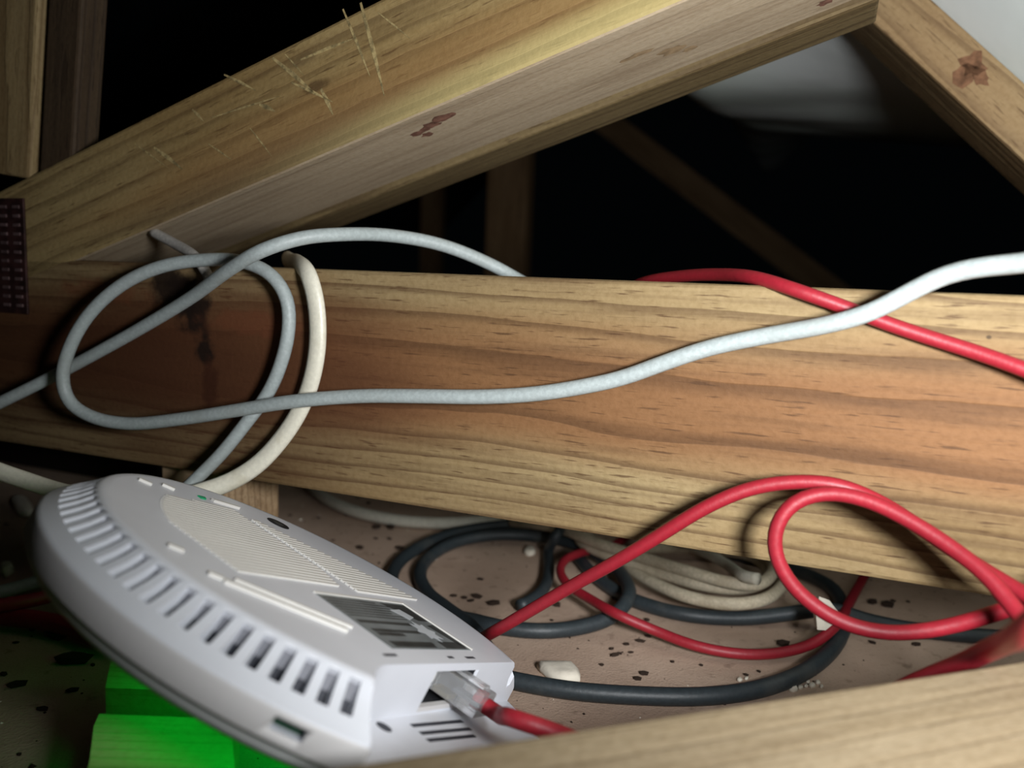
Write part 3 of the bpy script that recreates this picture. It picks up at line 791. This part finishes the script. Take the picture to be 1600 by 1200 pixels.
obj('plug_wires', bm, plain('mixed_wire', srgb(110, 112, 118), 0.5), plug)
end = APM @ Vector((50 * mm, 20 * mm, -8.6 * mm))
dirv = APd
lp = [end, end + dirv * 0.008, DP(800, 1122, .208), DP(860, 1142, .206), DP(930, 1170, .204), FL(1000, 1200, .02), FL(1080, 1190, .004)]
path = spline(lp, 0.0015)
bm = bmesh.new(); tube_bm(bm, [lead.matrix_world.inverted() @ p for p in path] if False else path, 0.0024, 12)
bmesh.ops.recalc_face_normals(bm, faces=bm.faces)
jk = obj('cable_jacket', bm, M['red'], lead, True)
jk.matrix_parent_inverse = (APM @ Matrix.Translation((0.045, 0.019, -0.008))).inverted()

# ------------------------------------------------------------------ block under the disc, lit by the status light
zt = 0.026
bl = bmesh.new()
ptsL = [FL(180, 1010, zt), FL(170, 1060, zt), FL(160, 1095, zt), FL(150, 1130, zt), FL(140, 1180, zt), FL(130, 1230, zt)]
ptsR = [FL(372, 1240, zt), FL(366, 1185, zt), FL(366, 1140, zt), FL(372, 1090, zt), FL(380, 1010, zt)]
pr = [(p.x + random.uniform(-.0008, .0008), p.y) for p in ptsL + ptsR]
def clip_prism(y0, y1, z0, z1):
    """the part of the block's outline between two depths"""
    me = bmesh.new(); prism(me, pr, z0, z1)
    for yy, sg in ((y0, 1), (y1, -1)):
        r_ = bmesh.ops.bisect_plane(me, geom=me.verts[:] + me.edges[:] + me.faces[:], plane_co=(0, yy, 0), plane_no=(0, -sg, 0), clear_outer=True)
        bmesh.ops.holes_fill(me, edges=[e for e in me.edges if e.is_boundary])
    tmp = bpy.data.meshes.new('tmp'); me.to_mesh(tmp); me.free()
    bl.from_mesh(tmp); bpy.data.meshes.remove(tmp)
ga, gb = FL(200, 1112, zt).y, FL(200, 1076, zt).y
prism(bl, pr, 0.0, zt - 0.010)
clip_prism(0.0, ga, zt - 0.010, zt - 0.001)
clip_prism(gb, 1.0, zt - 0.010, zt)
bmesh.ops.recalc_face_normals(bl, faces=bl.faces)
M['block'] = wood('offcut_pine', srgb(206, 186, 150), srgb(190, 166, 126), srgb(150, 120, 84), seed=50.0, late_amt=0.2, speck=0.3)
tag(obj('timber_offcut', bl, M['block']), 'timber offcut propping the white disc and lit green from above', 'block')

# ------------------------------------------------------------------ plaster chips and droppings
def chip(name, label, outline, z, h, mat, seed, cat='chip'):
    """outline in pixels on the lining; a thick faceted flake with a smaller uneven top"""
    rnd = random.Random(seed)
    pts = [FL(x, y, z) for x, y in outline]
    c = sum(pts, Vector()) / len(pts)
    bm = bmesh.new(); lo, mi, hi = [], [], []
    for p in pts:
        d = p - c
        lo.append(bm.verts.new(d * 0.92 + Vector((0, 0, 0))))
        mi.append(bm.verts.new(d * 1.0 + Vector((0, 0, h * rnd.uniform(.4, .6)))))
        hi.append(bm.verts.new(d * rnd.uniform(.72, .85) + Vector((0, 0, h * rnd.uniform(.9, 1.05)))))
    n = len(pts)
    for a, b in ((lo, mi), (mi, hi)):
        for i in range(n): bm.faces.new((a[i], a[(i + 1) % n], b[(i + 1) % n], b[i]))
    bm.faces.new(lo[::-1]); top = bm.faces.new(hi)
    bmesh.ops.poke(bm, faces=[top])
    bmesh.ops.recalc_face_normals(bm, faces=bm.faces)
    bmesh.ops.subdivide_edges(bm, edges=bm.edges[:], cuts=1, use_grid_fill=True, smooth=0.2)
    o = obj(name, bm, mat, None, True); o.location = c
    return tag(o, label, cat)
chip('plaster_chip', 'large white plaster chip beside the black cable near the disc', [(838, 1046), (852, 1060), (872, 1070), (906, 1070), (904, 1054), (896, 1046), (866, 1042)], 0.0, 0.004, M['plaster'], 1)
# upright chip caught between the red loop and the black cable
def slab(name, label, pts, depth, thick, mat):
    P = [DP(x, y, depth) for x, y in pts]; c = sum(P, Vector()) / len(P); nv = FWD * thick
    bm = bmesh.new(); a = [bm.verts.new(p - c) for p in P]; b = [bm.verts.new((p - c) * 0.93 + nv) for p in P]
    n = len(P); bm.faces.new(a); bm.faces.new(b[::-1])
    for i in range(n): bm.faces.new((a[i], b[i], b[(i + 1) % n], a[(i + 1) % n]))
    bmesh.ops.recalc_face_normals(bm, faces=bm.faces)
    o = obj(name, bm, mat); o.location = c
    return tag(o, label, 'chip')
slab('plaster_chip', 'upright white plaster chip behind the red loop', [(1280, 932), (1296, 938), (1309, 955), (1306, 972), (1290, 985), (1277, 984), (1275, 960)], .332, 0.004, M['plaster'])
chip('plaster_chip', 'white plaster chip at the left edge beside the disc rim', [(18, 792), (30, 808), (50, 812), (52, 800), (38, 786), (22, 784)], 0.0, 0.006, M['plaster'], 2)
chip('plaster_chip', 'small white plaster chip at the left edge above the red cables', [(0, 900), (8, 904), (22, 896), (18, 890), (2, 890)], 0.0, 0.005, M['plaster'], 3)
chip('plaster_chip', 'small chalky crumb beyond the cut end of the black cable', [(918 - 100, 866), (826, 870), (836, 868), (834, 860), (824, 858)], 0.0, 0.003, M['plaster'], 4)
for i, (x, y, w_) in enumerate([(1238, 1080, 7), (1250, 1076, 4), (1259, 1073, 3), (1268, 1074, 5), (1155, 1064, 4), (1166, 1061, 3), (1277, 1068, 4), (1246, 1071, 3), (1262, 1066, 3), (1283, 1074, 3)]):
    o = chip('plaster_crumb', 'tiny white crumb in the litter beside the wide black curve', [(x - w_, y + i % 3 - 1), (x, y + 2), (x + w_ * 1.2, y + 1 - i % 2), (x + w_ * 0.5, y - w_ * 0.7)], 0.0, 0.0003 * w_, M['plaster'], 10 + i, 'crumb')
    o['group'] = 'white crumbs by the black cable'

drops = [(560, 758), (558, 778), (575, 812), (588, 826), (610, 826), (587, 842), (608, 843), (563, 858), (624, 858), (541, 805), (497, 810), (453, 806), (430, 800), (575, 787), (630, 870), (520, 845), (750, 906), (708, 932), (770, 945), (745, 934), (735, 940),
         (725, 935), (868, 947), (862, 970), (1010, 970), (1012, 995), (978, 1008), (1000, 1003), (1362, 943), (1385, 947), (1418, 941), (1395, 940), (1222, 1008), (1430, 1008), (1362, 1005), (960, 1025), (995, 1062), (1165, 1055), (1185, 1050), (940, 1040), (1050, 1035), (985, 1020), (968, 1022), (955, 1015), (1005, 1054), (1095, 1040),
         (85, 995), (115, 1035), (145, 1040), (25, 1072), (5, 1055), (25, 1005), (50, 985), (112, 1080), (65, 1110), (10, 820), (30, 1180)]
big = {(85, 995): 3.0, (115, 1035): 3.2, (610, 826): 2.0, (588, 826): 2.0, (1362, 943): 1.8, (1385, 947): 2.2, (1222, 1008): 1.8, (563, 858): 1.7, (624, 858): 1.5, (868, 947): 1.8, (25, 1072): 1.6, (745, 934): 1.6, (770, 945): 1.7}
base_me = []
for v in range(4):
    bm = bmesh.new(); bmesh.ops.create_icosphere(bm, subdivisions=1, radius=1.0)
    rnd = random.Random(v)
    for q in bm.verts: q.co *= rnd.uniform(0.7, 1.2)
    me = bpy.data.meshes.new('dropping'); bm.to_mesh(me); bm.free(); me.materials.append(M['dropping']); base_me.append(me)
uniq = {(85, 995): 'dark lump on the lining just below the dim red cables', (115, 1035): 'dark lump on the lining left of the green glow'}
for i, (x, y) in enumerate(drops):
    o = bpy.data.objects.new('dropping', base_me[i % 4]); COL.objects.link(o)
    f = big.get((x, y), random.uniform(0.6, 1.15)) * 0.0013
    p = FL(x, y, 0)
    o.scale = (f * random.uniform(1.1, 1.9), f, f * 0.7); o.rotation_euler = (0, 0, random.uniform(-0.6, 0.6))
    o.location = (p.x, p.y, f * 0.45)
    where = next(t for lim, t in ((200, 'on the dim lining left of the disc'), (660, 'between the disc and the joist'), (900, 'inside the small black coil'), (1200, 'inside the wide black curve'), (1700, 'to the right of the upright chip')) if x < lim)
    tag(o, uniq.get((x, y), 'small dark dropping ' + where), 'dropping', None if (x, y) in uniq else 'droppings ' + where)

# fine grit nobody could count
bm = bmesh.new()
rnd = random.Random(11)
for i in range(1500):
    x, y = rnd.uniform(-0.5, 0.45), rnd.uniform(0.17, 0.75)
    r = rnd.uniform(0.0002, 0.0006) * (1.8 if rnd.random() < 0.06 else 1)
    a = rnd.uniform(0, 6.28)
    top = bm.verts.new((x, y, r * 1.1)); rg = [bm.verts.new((x + r * rnd.uniform(.7, 1.6) * math.cos(a + j * 1.57), y + r * rnd.uniform(.7, 1.6) * math.sin(a + j * 1.57), 0.00005)) for j in range(4)]
    mi = 1 if rnd.random() < 0.12 else 0
    for j in range(4):
        f = bm.faces.new((rg[j], rg[(j + 1) % 4], top)); f.material_index = mi
tag(obj('grit', bm, [M['dropping'], M['plaster']]), 'fine dark grit and pale specks strewn over the lining', 'grit', None, 'stuff')
